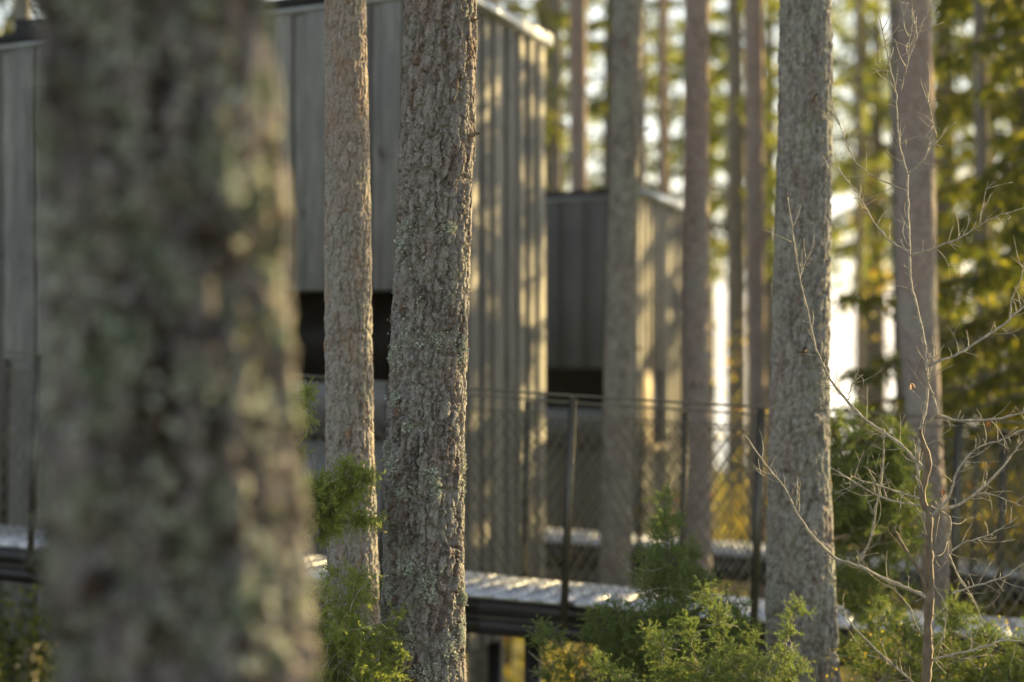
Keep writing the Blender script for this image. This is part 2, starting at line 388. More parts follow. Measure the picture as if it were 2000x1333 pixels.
# in-focus pine
pine_c, inf = pine('upright grey pine trunk in sharp focus with flaky bark and lichen tufts', [(0, 790, 932), (300, 780, 926), (600, 765, 915), (900, 751, 906), (1200, 744, 908), (1333, 744, 910)], 9.5, M['bark_focus'],
    nth=300, step=0.05, fine=(-1.4, 1.33, 0.0034), amp=0.035, pw=0.025, ph=0.068, seed=3, lump=0.03, flare=0.3, z1=6.0, lthr=0.6,
    stubs=[(930, 42, -0.1, 0.045, 0.0035), (915, 268, -0.35, 0.035, 0.009)])
# lichen tufts on it
def lichen_on(info, root, bands, n, size, name='lichen'):
    lv = info['lv']; nth = info['nth']; V = info['V']; T = []
    z0 = info['base'][2]
    for k in range(n):
        py, sp, thc, ths = bands[rng.integers(len(bands))]
        z = (HY - (py + rng.normal() * sp)) / F * info['base'][1]
        th = (thc + rng.normal() * ths) % (2 * pi)
        a = int(np.clip(np.searchsorted(lv, z), 2, len(lv) - 3)); b_ = int(th / (2 * pi) * nth) % nth
        p = V[a, b_]; nrm = np.array([cos(th), sin(th), 0])
        for q in range(3):
            c = p + nrm * rng.random() * size * 0.8 + rng.normal(size=3) * size * 0.5
            d = norm(nrm * 0.35 + rng.normal(size=3) * 0.8); e = norm(np.cross(d, rng.normal(size=3)))
            s = size * (0.4 + rng.random())
            T.append([c - e * s * .4, c + e * s * .4, c + d * s])
            T.append([c + d * s * 0.2, c + d * s + e * s * .4, c + d * s * .6 - e * s * .6])
    o = tris_obj(name, np.array(T), M['lichen'], root); tag(o, kind='stuff')
A = -pi / 2
bands = []
for (px, py, sp, w) in [(860, 665, 8, .35), (900, 680, 14, .12), (770, 690, 14, .2), (800, 665, 10, .2), (775, 780, 8, .12), (770, 905, 18, .15), (790, 955, 9, .25), (845, 925, 8, .16), (855, 955, 7, .1),
                     (800, 1100, 9, .18), (840, 1145, 14, .22), (765, 1160, 10, .12), (845, 1120, 8, .1), (800, 1240, 16, .15), (905, 1165, 8, .05), (880, 1270, 20, .2), (835, 1310, 14, .3), (795, 445, 4, .12), (880, 450, 5, .12), (905, 925, 22, .1),
                     (748, 880, 8, .1), (900, 1230, 15, .1), (785, 480, 10, .1), (800, 830, 6, .1), (800, 560, 200, .7)]:
    cx_, rr_ = inf['ext'](np.array([(HY - py) / F * 9.5])); x = ((px - 1000) / F * 9.5 - cx_[0]) / rr_[0]
    bands.append((py, sp, -math.acos(max(-0.98, min(0.98, x))) % (2 * pi), w * 0.75))
lichen_on(inf, pine_c, bands, 2600, 0.0085)

pine_b, inf2 = pine('slim warm orange-barked pine with a sunlit right edge left of the sharp trunk', [(0, 633, 716), (300, 635, 722), (600, 633, 728), (900, 636, 732), (1100, 640, 738), (1333, 640, 748)], 10.3, M['bark_orange'],
    nth=180, step=0.05, fine=(-1.5, 1.45, 0.006), amp=0.02, pw=0.022, ph=0.042, seed=11, lump=0.035, flare=0.2, z1=7.0)
pine_a, inf1 = pine('broad blurred mossy trunk filling the left foreground', [(0, 72, 540), (300, 76, 548), (600, 84, 574), (900, 92, 588), (1200, 104, 606), (1333, 110, 622)], 3.9, M['bark_near'],
    nth=220, step=0.03, fine=(-.62, .62, 0.007), amp=0.10, pw=0.040, ph=0.15, seed=21, lump=0.04, flare=0.12, z1=5.0, lthr=0.52, lf=.9)
lichen_on(inf1, pine_a, [(py, 60, A + x, 0.5) for py, x in ((100, -.2), (350, .2), (500, -.6), (800, .3), (1000, -.3), (1200, .5), (700, -.8), (1100, .8))], 900, 0.012)
pine_d, _ = pine('thick grey furrowed pine trunk crossing the right of the walkway', [(0, 1522, 1624), (300, 1519, 1626), (600, 1508, 1622), (900, 1500, 1620), (1200, 1496, 1634), (1333, 1494, 1640)], 11.4, M['bark_grey'],
    nth=180, step=0.05, fine=(-1.7, 1.6, 0.008), amp=0.028, pw=0.024, ph=0.055, seed=31, lump=0.03, flare=0.2, z1=8.0)
pine_e, _ = pine('smooth pinkish pine trunk behind the bare sapling', [(0, 1754, 1818), (300, 1752, 1826), (600, 1752, 1830), (900, 1776, 1842), (1100, 1800, 1858), (1333, 1812, 1872)], 13.0 + 3.0, M['bark_pink'],
    nth=96, step=0.02, amp=0.010, pw=0.03, ph=0.07, seed=41, lump=0.03, z1=9.0)
def side_branch(root, D, pts, r, mat, name='branch'):
    W = np.array([P(px, py, D + dd) for px, py, dd in pts]) - np.array(root.location)
    mb = MB(); t = np.linspace(0, 1, len(W)); mb.tube(W, r * (1 - .75 * t), 6); return mb.build(name, mat, root, True)
pine_f, _ = pine('dark slender trunk half hidden behind the pinkish pine', [(0, 1735, 1764), (600, 1744, 1774), (1000, 1752, 1782), (1333, 1760, 1790)], 21.0, M['bark_far'], nth=48, step=0.05, amp=0.015, pw=0.04, ph=0.09, seed=43, z1=9.0)
side_branch(pine_f, 21.0, [(1750, 315, 0), (1735, 290, -.1), (1705, 273, -.3), (1665, 266, -.5), (1630, 268, -.6), (1600, 275, -.6)], .022, M['twig_dark'])
pine_g, _ = pine('brown pine trunk standing before the corner of the far cabin', [(0, 1196, 1258), (400, 1188, 1248), (700, 1180, 1238), (1000, 1172, 1236), (1150, 1168, 1232), (1333, 1164, 1232)], 17.2, M['bark_far'],
    nth=96, step=0.026, amp=0.016, pw=0.035, ph=0.07, seed=51, z1=9.0, group=GB)
pine_h, _ = pine('tan pine trunk just right of the far cabin', [(0, 1338, 1386), (500, 1334, 1386), (1000, 1328, 1390), (1200, 1326, 1393)], 18.2, M['bark_pink'],
    nth=96, step=0.026, amp=0.014, pw=0.035, ph=0.07, seed=61, z1=9.0, group=GB)
FARP = [
 ('reddish pine trunk just left of the thick grey trunk', [(0, 1454, 1491), (700, 1460, 1496), (1333, 1464, 1502)], 23.0, 'bark_pink'),
 ('very thin straight trunk rising above the far cabin roof', [(0, 1285, 1302), (400, 1286, 1304), (1333, 1288, 1310)], 33.0, 'bark_pink'),
 ('thin brown trunk peeking out beside the far cabin corner trunk', [(0, 1238, 1262), (400, 1238, 1262), (1333, 1240, 1266)], 31.0, 'bark_far'),
 ('tan pine trunk rising left above the far cabin roof', [(0, 1110, 1146), (400, 1114, 1148), (1333, 1120, 1156)], 29.0, 'bark_pink'),
 ('dim olive trunk nearest the near cabin side wall', [(0, 1070, 1098), (400, 1074, 1098), (1333, 1080, 1108)], 36.0, 'bark_far'),
 ('faint thin trunk between two pines right of the far cabin', [(0, 1420, 1438), (900, 1418, 1436), (1333, 1416, 1436)], 42.0, 'bark_far'),
 ('dark spruce trunk behind the bare sapling branches', [(0, 1900, 1928), (500, 1905, 1935), (1333, 1912, 1948)], 24.0, 'bark_far'),
 ('slender trunk above the near cabin roof edge', [(0, 930, 965), (600, 930, 968), (1333, 934, 975)], 30.0, 'bark_far'),
 ('pale trunk glimpsed under the walkway behind its black beam', [(600, 905, 965), (1333, 912, 975)], 22.0, 'bark_far'),
 ('tree trunk above the left end of the near cabin roof', [(0, 30, 62), (1333, 34, 70)], 30.0, 'bark_far'),
 ('far straight trunk against the brightest gap of sky', [(0, 1668, 1682), (1333, 1672, 1690)], 44.0, 'bark_far'),
]
for i, (lab, rows, D, mt) in enumerate(FARP):
    pine(lab, rows, D, M[mt], nth=40, step=0.06, amp=0.014, pw=0.05, ph=0.12, seed=70 + i * 9, z1=11.0, group=GB)

# ------------------------------------------------------------------ cabins
UR = np.array([0.327, 0.945, 0.0])      # along the side wall, away from the camera
UF = np.array([-0.945, 0.327, 0.0])     # along the front wall, to the left
UP = np.array([0, 0, 1.0])
NR = np.array([0.945, -0.327, 0.0])     # outward normal of the side wall
NF = np.array([-0.327, -0.945, 0.0])    # outward normal of the front wall
def cabin(label, C, Lf, Lr, zf0, zf1, zr1, zb, pf, pr, mat_f, mat_r, name='cabin', rec=None, win=None, deep=3.0):
    """C corner xy; front runs along UF for Lf, side along UR for Lr; heights absolute; rec=(t0,t1,z0,z1); win=(t0,t1,z0,z1)"""
    C3 = np.array([C[0], C[1], zb]); root = empty(name, C3, label, 'cabin')
    h0 = zf0 - zb; hF = zf1 - zb; hR = zr1 - zb
    def lp(u, v, z): return UF * u + UR * v + UP * z       # local
    ht = lambda u, v: h0 + (hF - h0) * u / Lf + (hR - h0) * v / Lr
    # core
    mb = MB(); g = 0.03
    def prism(u0, u1, v0, v1, z0, z1=None):
        c = [(u0, v0), (u1, v0), (u1, v1), (u0, v1)]
        V = [lp(u, v, z0) for u, v in c] + [lp(u, v, (ht(u, v) - 0.02) if z1 is None else z1) for u, v in c]
        mb.add(V, [[0, 3, 2, 1], [4, 5, 6, 7], [0, 1, 5, 4], [1, 2, 6, 5], [2, 3, 7, 6], [3, 0, 4, 7]])
    if rec:
        t0, t1, a, bz = rec; a -= zb; bz -= zb
        prism(0, Lf, 0.9, Lr, 0); prism(0, t0, 0, .898, 0); prism(t1, Lf, 0, .898, 0)
        prism(t0 + .002, t1 - .002, 0, .898, 0, a); prism(t0 + .002, t1 - .002, 0, .898, bz)
    else: prism(0, Lf, 0, Lr, 0)
    mb.build('core_wall', M['dark'], root)
    # boards: proud plank + recessed plank alternate
    def boards(U, N, L, pitch, mat, top, openings, v_is_u):
        t = 0.0; k = 0
        while t < L - 0.02:
            w = pitch * ((0.60 + .09 * rng.normal()) if k % 2 == 0 else (0.38 + .06 * rng.normal()))
            w = min(w, L - t); th = 0.045 if k % 2 == 0 else 0.018
            th += 0.003 * rng.random()
            a0 = t + 0.004; a1 = t + w - 0.004
            zt0 = top(a0); zt1 = top(a1)
            segs = [(0.0, None)]
            for (o0, o1, b0, b1) in openings:
                if a1 > o0 + .01 and a0 < o1 - .01: segs = [(0.0, b0), (b1, None)]
            for (s0, s1) in segs:
                m_ = MB(); z1a = zt0 if s1 is None else s1
                m_.box(U * a0 + UP * s0 + N * .001, U * (a1 - a0), N * th, UP * (z1a - s0), wedge=(zt1 - zt0) if s1 is None else None)
                m_.build('plank', mat, root, bevel=0.004)
            t += w; k += 1
    fo = [(rec[0], rec[1], rec[2] - zb, rec[3] - zb)] if rec else []
    boards(UF, NF, Lf, pf, mat_f, lambda t: ht(t, 0) - 0.012, fo, True)
    so = [(win[0], win[1], win[2] - zb, win[3] - zb)] if win else []
    boards(UR, NR, Lr, pr, mat_r, lambda t: ht(0, t) - 0.012, so, False)
    # corner board
    m_ = MB(); m_.box(NF * 0.0015 + NR * .0015, NR * .05, NF * .05, UP * (h0 - 0.014)); m_.build('corner_post', mat_r, root, bevel=.004)
    # roof slab with overhang, black edge and zinc drip
    m_ = MB(); e = 0.065
    c = [(-e, -e), (Lf + e, -e), (Lf + e, Lr + e), (-e, Lr + e)]
    V = [lp(u, v, ht(u, v) + .028) for u, v in c] + [lp(u, v, ht(u, v) + .10) for u, v in c]
    m_.add(V, [[0, 3, 2, 1], [4, 5, 6, 7], [0, 1, 5, 4], [1, 2, 6, 5], [2, 3, 7, 6], [3, 0, 4, 7]]); rf = m_.build('roof', M['felt'], root)
    m_ = MB(); V = [lp(u, v, ht(u, v) - .008) for u, v in [(-e * .9, -e * .9), (Lf + e * .9, -e * .9), (Lf + e * .9, Lr + e * .9), (-e * .9, Lr + e * .9)]]
    V += [v + UP * .034 for v in V]
    m_.add(V, [[0, 3, 2, 1], [4, 5, 6, 7], [0, 1, 5, 4], [1, 2, 6, 5], [2, 3, 7, 6], [3, 0, 4, 7]]); m_.build('drip_edge', M['flash'], rf)
    # zinc fascia on the side slope
    m_ = MB(); V = []
    for d0 in (0.0, 0.012):
        for v, z in ((-e - .01, .0), (Lr + e + .01, .0), (Lr + e + .01, .085), (-e - .01, .085)):
            V.append(lp(-e - .004 - d0, v, ht(-e, v) + z))
    m_.add(V, [[0, 3, 2, 1], [4, 5, 6, 7], [0, 1, 5, 4], [1, 2, 6, 5], [2, 3, 7, 6], [3, 0, 4, 7]]); m_.build('fascia', M['flash'], rf)
    # stilts
    for u, v in ((.25, .25), (Lf - .3, .25), (.25, Lr - .25), (Lf - .3, Lr - .25)):
        w_ = C3 + lp(u, v, 0); gb = float(gz(w_[0], w_[1])) - .2
        m_ = MB(); m_.box(lp(u, v, gb - zb), UF * .1, UR * .1, UP * (zb - gb - .001)); m_.build('stilt', M['black'], root)
    return root, C3, lp, ht
# near cabin
CA = (-0.504, 17.0)
ca, CA3, lpA, htA = cabin('near tall grey timber cabin with vertical boards and sun-dappled side wall', CA, 4.9, 2.22, 2.38, 2.02, 2.27, -2.30, 0.275, 0.29, M['wood'], M['wood'], rec=(0.10, 2.0, -0.42, 0.30))
zb = CA3[2]
m_ = MB(); m_.box(lpA(.11, .5, -.42 - zb + .002), UF * 1.88, UR * .03, UP * .70); gw = m_.build('window', M['glass'], ca)
for u in (.11, .72, 1.35, 1.93):
    m_ = MB(); m_.box(lpA(u, .46, -.415 - zb), UF * .06, UR * .038, UP * .69); m_.build('frame', M['warm'], gw)
m_ = MB(); m_.box(lpA(.10, -.10, -.66 - zb), UF * 1.95, UR * .03, UP * .31); m_.build('parapet_panel', M['panel'], ca)
m_ = MB(); m_.box(lpA(.10, -.13, -.76 - zb), UF * 1.95, UR * .07, UP * .098); m_.build('shadow_ledge', M['black'], ca)  # black ledge: the shadow gap under the parapet put into its colour
m_ = MB(); m_.box(lpA(.12, -.115, -2.25 - zb), UF * 1.9, UR * .04, UP * 1.48); m_.build('lower_panel', M['panel'], ca)
m_ = MB(); m_.box(lpA(3.45, .9, htA(3.45, .9) + .10), UF * .5, UR * .5, UP * .3); m_.build('chimney_box', M['felt'], ca)
# far cabin
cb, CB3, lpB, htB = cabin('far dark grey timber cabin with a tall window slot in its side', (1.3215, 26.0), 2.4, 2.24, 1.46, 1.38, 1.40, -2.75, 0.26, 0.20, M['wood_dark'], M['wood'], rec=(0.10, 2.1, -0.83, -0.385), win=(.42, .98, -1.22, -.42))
zb = CB3[2]
m_ = MB(); m_.box(lpB(-.0, .43, -1.215 - zb) - NR * .01, NR * .012, UR * .54, UP * .79); w_ = m_.build('window', M['glass'], cb)
m_ = MB(); m_.box(lpB(0, .10, -1.22 - zb) + NR * .055, NR * .02, UR * .30, UP * .82); m_.build('sunlit_trim', M['wood_sunlit'], cb, bevel=.004)  # added trim, its pale colour stands for sunlight beside the window
m_ = MB(); m_.box(lpB(0, .08, -1.28 - zb) + NR * .05, NR * .09, UR * .95, UP * .055); m_.build('sill', M['wood_sunlit'], w_, bevel=.004)
m_ = MB(); m_.box(lpB(.10, -.08, -1.15 - zb), UF * 2.0, UR * .03, UP * .32); m_.build('parapet_panel', M['panel'], cb)
m_ = MB(); m_.box(lpB(.10, -.11, -1.25 - zb), UF * 2.0, UR * .05, UP * .098); m_.build('shadow_ledge', M['black'], cb)  # same shadow gap as a black ledge on the far cabin

# ------------------------------------------------------------------ walkways
def interp3(tab, px):
    tab = np.array(tab, float); return np.array([np.interp(px, tab[:, 0], tab[:, k]) for k in range(1, tab.shape[1])])
def walkway(label, edge, width, back, rail_h, post_px, far_posts, mesh, beam_h, name='walkway', lower=True):
    """edge: list of world points of the near top edge, left to right"""
    E = np.array(edge); root = empty(name, E[0], label, 'footbridge'); O = E[0]
    seg = np.linalg.norm(np.diff(E, axis=0), axis=1); s = np.concatenate([[0], np.cumsum(seg)]); L = s[-1]
    at = lambda q: np.array([np.interp(q, s, E[:, k]) for k in range(3)]) - O
    def frame(q):
        t = norm(at(min(q + .05, L)) - at(max(q - .05, 0))); th = norm(np.array([t[0], t[1], 0])); nb = np.array([-th[1], th[0], 0]); return t, nb
    q = 0.0
    while q < L - .01:
        w = min(.145, L - q); t, nb = frame(q + w / 2); m_ = MB(); dz = .001 * rng.random()
        m_.box(at(q) + t * .006 - nb * .03 + UP * (dz - .028), t * (w - .012), nb * (width + .06), UP * .028); m_.build('deck_board', M['deck'], root); q += .145
    n_ = max(2, int(L / 2.0)); qs = np.linspace(0, L, n_ + 1)
    def ribbon(off0, off1, z0, z1, nm, mat):
        m_ = MB()
        for a, b in zip(qs[:-1], qs[1:]):
            _, na = frame(a); _, nb_ = frame(b)
            V = [at(a) + na * off0 + UP * z0, at(b) + nb_ * off0 + UP * z0, at(b) + nb_ * off1 + UP * z0, at(a) + na * off1 + UP * z0,
                 at(a) + na * off0 + UP * z1, at(b) + nb_ * off0 + UP * z1, at(b) + nb_ * off1 + UP * z1, at(a) + na * off1 + UP * z1]
            m_.add(V, [[0, 3, 2, 1], [4, 5, 6, 7], [0, 1, 5, 4], [1, 2, 6, 5], [2, 3, 7, 6], [3, 0, 4, 7]])
        return m_.build(nm, mat, root)
    for o0 in (0.0, width - .06):
        ribbon(o0, o0 + .06, -.13 if lower else -beam_h, -.032, 'edge_beam', M['black'])
        if lower:
            ribbon(o0 - .012, o0 + .07, -.142, -.131, 'beam_flange', M['bronze'])
            ribbon(o0 + .0, o0 + .06, -beam_h, -.143, 'lower_beam', M['black'])
    ribbon(.07, width - .07, -beam_h + .02, -.06, 'deck_joist', M['black'])
    def fence(off, posts, zrail, lean, side):
        for p in posts:
            if p < 0 or p > L: continue
            t, nb = frame(p); b0 = at(p) + nb * (off - side * .035) - UP * .16; tp = at(p) + nb * off + t * lean * .75 + UP * zrail
            d = tp - b0; m_ = MB(); m_.box(b0 - t * .018, t * .011, nb * .04, d); po = m_.build('post', M['black'], root)
            m_ = MB(); m_.box(b0 - t * .007, t * .032, nb * .008, d - UP * .012); m_.build('sunlit_flange', M['bronze'], po)  # sunlit side of the post, its lit brown put into the colour
            for zz_ in (.05, .12):
                m_ = MB(); c = b0 + UP * zz_ - nb * side * .02; m_.tube([c, c - nb * side * .02], [.013, .013], 8); m_.build('bolt', M['bronze'], po)
        pts = []
        for a in np.linspace(0, L, 40):
            t, nb = frame(a); pts.append(at(a) + nb * off + UP * zrail)
        m_ = MB(); m_.tube(pts, .0075, 6); m_.build('top_rail', M['wire'], root)
        pts = [p_ - UP * (zrail * .095) for p_ in pts]
        m_ = MB(); m_.tube(pts, .003, 4); m_.build('mesh_cable', M['wire'], root)
        # diagonal mesh between the mesh cable and the deck, one panel per bay
        ph = zrail * .90; ws = mesh; nw = int((L + ph) / ws)
        cuts = [0.0] + [p for p in posts if 0 < p < L] + [L]
        bays = [MB() for _ in range(len(cuts) - 1)]
        for k in range(nw):
            for dr in (1, -1):
                q0 = k * ws - ph * .55
                N_ = 12; qq = np.linspace(0, 1, N_); ss = q0 + (ph * .62) * qq if dr > 0 else q0 + ph * .62 * (1 - qq)
                ok = (ss >= 0) & (ss <= L)
                if ok.sum() < 2: continue
                W = []
                for a, b in zip(ss[ok], qq[ok]):
                    t, nb = frame(a); W.append(at(a) + nb * (off - dr * .0015) + UP * (.02 + ph * b))
                bi = int(np.clip(np.searchsorted(cuts, ss[ok].mean()) - 1, 0, len(bays) - 1))
                bays[bi].tube(W, .0027, 3)
        for bm_ in bays:
            if bm_.v: tag(bm_.build('wire_mesh', M['wire'], root, True), kind='stuff')
    fence(-.035, post_px, rail_h, .06, 1)
    fence(width + .035, far_posts, rail_h * back, .05, -1)
    # legs
    for p in np.arange(4.3, L, 3.4):
        t, nb = frame(p); b0 = at(p) + nb * .3; w = b0 + O; g_ = float(gz(w[0], w[1])) - .2
        m_ = MB(); m_.box(np.array([b0[0], b0[1], g_ - O[2]]), t * .08, nb * .08, UP * (w[2] - beam_h - g_ - .001)); m_.build('leg', M['black'], root)
    return root, s, E
def wk_pts(rowsE, Dtab, x0, x1, n):
    out = []
    for px in np.linspace(x0, x1, n):
        py = np.interp(px, [r[0] for r in rowsE], [r[1] for r in rowsE]); D = np.interp(px, [r[0] for r in Dtab], [r[1] for r in Dtab])
        if px < 0: py = rowsE[0][1] + (px) * .10
        out.append(P(px, py, D))
    return out
rowsE = [(0, 1058), (600, 1122), (950, 1160), (1400, 1200), (1650, 1218), (2000, 1245), (2400, 1275)]
Dt = [(-300, 14.95), (0, 14.75), (950, 13.75), (1490, 13.3), (2400, 12.9)]
Ept = wk_pts(rowsE, Dt, -300, 2400, 12)
def arc_at(Ept, px, D=None):
    E = np.array(Ept); s = np.concatenate([[0], np.cumsum(np.linalg.norm(np.diff(E, axis=0), axis=1))])
    ppx = 1000 + F * E[:, 0] / E[:, 1]; return float(np.interp(px, ppx, s))
near_posts = [arc_at(Ept, p) for p in (68, 420, 752, 1106, 1472, 1856, 2250)]
far_posts = [arc_at(Ept, p) for p in (-110, 240, 580, 925, 1258, 1600, 1960)]
walkway('near raised footbridge with pale grating deck, black beams and wire mesh railings', Ept, .85, .93, 1.16, near_posts, far_posts, .066, .235)
rowsE2 = [(900, 1040), (1058, 1052), (1400, 1078), (1700, 1102), (2100, 1130)]
Ept2 = []
for px in np.linspace(880, 2100, 8):
    Ept2.append(P(px, np.interp(px, [r[0] for r in rowsE2], [r[1] for r in rowsE2]), np.interp(px, [880, 2100], [21.5, 19.0])))
walkway('farther raised footbridge leading to the far cabin behind the two pines', Ept2, .9, .95, 1.05, [arc_at(Ept2, p) for p in (1000, 1250, 1560, 1900)], [arc_at(Ept2, p) for p in (1120, 1400, 1750)], .075, .24, lower=False)

# ------------------------------------------------------------------ foliage builders
def needles_on(pts, per_m, ln, wd, out_ang=1.05, jitter=0.35):
    """short needles around a polyline -> (n,3,3) triangles"""
    pts = np.asarray(pts); seg = np.linalg.norm(np.diff(pts, axis=0), axis=1); L = seg.sum(); n_ = max(3, int(L * per_m))
    s = np.concatenate([[0], np.cumsum(seg)]); q = rng.random(n_) * L
    p = np.stack([np.interp(q, s, pts[:, k]) for k in range(3)], -1)
    t = norm(pts[-1] - pts[0])
    r = rnd_unit(n_); r = norm(r - (r @ t)[:, None] * t)
    d = norm(r * sin(out_ang) + t * cos(out_ang) + rng.normal(size=(n_, 3)) * jitter * .5)
    e = norm(np.cross(d, rnd_unit(n_))); l_ = ln * (.6 + .7 * rng.random(n_))[:, None]
    return np.stack([p - e * wd / 2, p + e * wd / 2, p + d * l_], 1)
def curve_pts(a, d, L, n=5, bend=0.3, grav=0.0, up=0.0):
    pts = [np.array(a)]; d = norm(np.array(d)); w = rng.normal(size=3) * bend
    for k in range(n):
        d = norm(d + w / n + np.array([0, 0, (up - grav)]) / n + rng.normal(size=3) * bend * .3 / n ** .5)
        pts.append(pts[-1] + d * L / n)
    return np.array(pts)
def juniper(label, leaders, mat, nside, side_len, per_m=700, nl=.012, nw=.0022, twig_r=.004, root_xyz=None, group=None, name='juniper_bush', hang=0.25, dens=1.0):
    """leaders: list of polylines (world) of main stems, ending in pointed tips"""
    R0 = np.array(root_xyz); root = empty(name, R0, label, 'shrub', group); st = MB(); T = []
    for (W, sc) in leaders:
        W = np.array(W) - R0; seg = np.linalg.norm(np.diff(W, axis=0), axis=1); s = np.concatenate([[0], np.cumsum(seg)]); L = s[-1]
        at = lambda q: np.array([np.interp(q, s, W[:, k]) for k in range(3)])
        qq = np.linspace(0, L, 10); st.tube([at(q) for q in qq], twig_r * sc * (1.15 - np.linspace(0, 1, 10)), 5)
        t = norm(W[-1] - W[-2]); T.append(needles_on([at(L * .8), at(L)], per_m * .8, nl, nw, .6))
        n_ = int(nside * 1.9 * L * dens)
        for k in range(n_):
            q = L * (rng.random() ** .8); f = 1 - q / L; a = at(q); tt = norm(at(min(L, q + .02)) - at(max(0, q - .02)))
            r = rnd_unit(1)[0]; r = norm(r - (r @ tt) * tt)
            sl = side_len * sc * (.22 + .95 * f ** .75) * (.5 + .8 * rng.random())
            B = curve_pts(a, tt * .55 + r * .85, sl, 5, .5, hang, .15)
            st.tube(B, twig_r * .35 * np.linspace(1, .3, 6), 3)
            T.append(needles_on(B[1:], per_m * .7, nl, nw))
            for m2 in range(max(3, int(sl / .014))):
                f2 = .15 + .85 * rng.random(); b = B[0] + 0; idx = f2 * 5; i0 = int(min(4, idx)); b = B[i0] + (B[i0 + 1] - B[i0]) * (idx - i0)
                dd = norm(B[i0 + 1] - B[i0]) + rnd_unit(1)[0] * .9
                C_ = curve_pts(b, dd, .03 + .045 * rng.random(), 3, .6, hang, 0)
                T.append(needles_on(C_, per_m, nl, nw))
    st.build('stem', M['twig_dark'], root, True)
    dt = MB()
    for (W, sc) in leaders:
        W = np.array(W) - R0
        for k in range(7):
            f = rng.random() * .75 * (len(W) - 1); i0 = int(f); a = W[i0] + (W[i0 + 1] - W[i0]) * (f - i0)
            B = curve_pts(a, rnd_unit(1)[0] + np.array([0, -.3, .35]), side_len * sc * (.8 + rng.random()), 6, .9, 0, 0); dt.tube(B, np.linspace(.0022, .0007, 7), 4)
            for q in range(3): dt.tube(curve_pts(B[2 + q], norm(B[3 + q] - B[2 + q]) + rnd_unit(1)[0], side_len * .35, 3, .8), np.linspace(.0012, .0006, 4), 3)
    tag(dt.build('dry_twig', M['twig'], root, True), kind='stuff')
    o = tris_obj('foliage', np.concatenate(T), mat, root); tag(o, kind='stuff')
    return root
def pl(D, *pts): return [P(p[0], p[1], D + (p[2] if len(p) > 2 else 0)) for p in pts]
# left juniper: two lobes between the big trunk and the sharp pine
juniper('fresh green juniper sprays between the blurred trunk and the sharp pine', [
    (pl(9.2, (560, 1000), (620, 975), (665, 940), (682, 905)), 1.0), (pl(9.2, (560, 1010), (640, 985), (700, 950), (728, 918)), .9),
    (pl(9.2, (560, 1010), (630, 1000), (690, 1005), (735, 1020)), .9), (pl(9.2, (560, 1000), (590, 985), (610, 1010), (635, 1050)), .9),
    (pl(9.15, (560, 990), (600, 970), (640, 955), (650, 940)), .9),
    (pl(9.15, (560, 1010), (600, 1000), (650, 990), (670, 1000)), .9),
    (pl(9.15, (560, 1000), (600, 1000), (640, 1010), (660, 1030)), .9), (pl(9.25, (560, 1000), (620, 960), (650, 960), (700, 970)), 1.0),
    (pl(9.2, (560, 1010), (600, 960), (610, 945), (620, 940)), .9), (pl(9.2, (600, 990), (640, 960), (672, 930), (700, 912)), .9),
    (pl(9.2, (540, 860), (565, 800), (585, 765), (606, 766)), .5), (pl(9.2, (540, 820), (575, 795), (590, 810), (598, 826)), .45),
    (pl(9.2, (540, 880), (560, 860), (575, 870), (582, 885)), .4),
    ], M['juniper_bright'], 95, .08, root_xyz=P(540, 1333, 9.2) + np.array([0, 0, -.55]), hang=.35, name='juniper_bush')
juniper('dense green juniper bush at the foot of the slim orange pine', [
    (pl(9.25, (610, 1420), (620, 1250), (630, 1160), (650, 1110)), 1.2), (pl(9.2, (630, 1420), (650, 1280), (690, 1180), (700, 1115)), 1.2),
    (pl(9.3, (650, 1420), (690, 1300), (735, 1230), (785, 1205)), 1.1), (pl(9.25, (640, 1420), (690, 1340), (740, 1290), (780, 1270)), 1.1),
    (pl(9.3, (600, 1420), (600, 1330), (610, 1240), (612, 1150)), 1.1), (pl(9.15, (660, 1440), (700, 1370), (730, 1330), (770, 1320)), 1.1),
    (pl(9.3, (600, 1420), (650, 1300), (665, 1220), (720, 1150)), 1.2), (pl(9.2, (640, 1430), (670, 1330), (700, 1280), (700, 1230)), 1.2),
    (pl(9.2, (600, 1430), (630, 1350), (640, 1300), (650, 1270)), 1.2)
    ], M['juniper_bright'], 58, .12, root_xyz=P(625, 1440, 9.25) + np.array([0, 0, -.45]), hang=.2, name='juniper_bush')
# centre junipers
juniper('dark spired juniper rising before the footbridge deck', [
    (pl(11.0, (1300, 1500), (1302, 1250), (1304, 1100), (1302, 965)), 1.5), (pl(10.9, (1290, 1450), (1270, 1250), (1268, 1130), (1262, 1080)), 1.3),
    (pl(11.1, (1310, 1450), (1330, 1250), (1345, 1140), (1352, 1065)), 1.1), (pl(11.0, (1300, 1480), (1240, 1330), (1215, 1240), (1200, 1180)), 1.3),
    (pl(11.0, (1310, 1480), (1380, 1330), (1410, 1230), (1420, 1165)), 1.4), (pl(11.1, (1320, 1480), (1360, 1300), (1380, 1200), (1370, 1120)), 1.3),
    (pl(10.9, (1280, 1480), (1190, 1350), (1175, 1280), (1160, 1200)), 1.1), (pl(10.9, (1240, 1480), (1130, 1350), (1110, 1290), (1075, 1230)), .8),
    (pl(10.8, (1240, 1480), (1090, 1380), (1070, 1300), (1050, 1222)), .6), (pl(10.9, (1300, 1480), (1310, 1330), (1300, 1250), (1320, 1170)), 1.4),
    (pl(11.0, (1320, 1500), (1440, 1360), (1450, 1280), (1445, 1190)), 1.2), (pl(10.9, (1300, 1480), (1230, 1380), (1190, 1300), (1240, 1190)), 1.2),
    ], M['juniper_mid'], 60, .13, per_m=600, nw=.0032, nl=.013, root_xyz=P(1300, 1560, 11.0) + np.array([0, 0, -.2]), hang=.05)
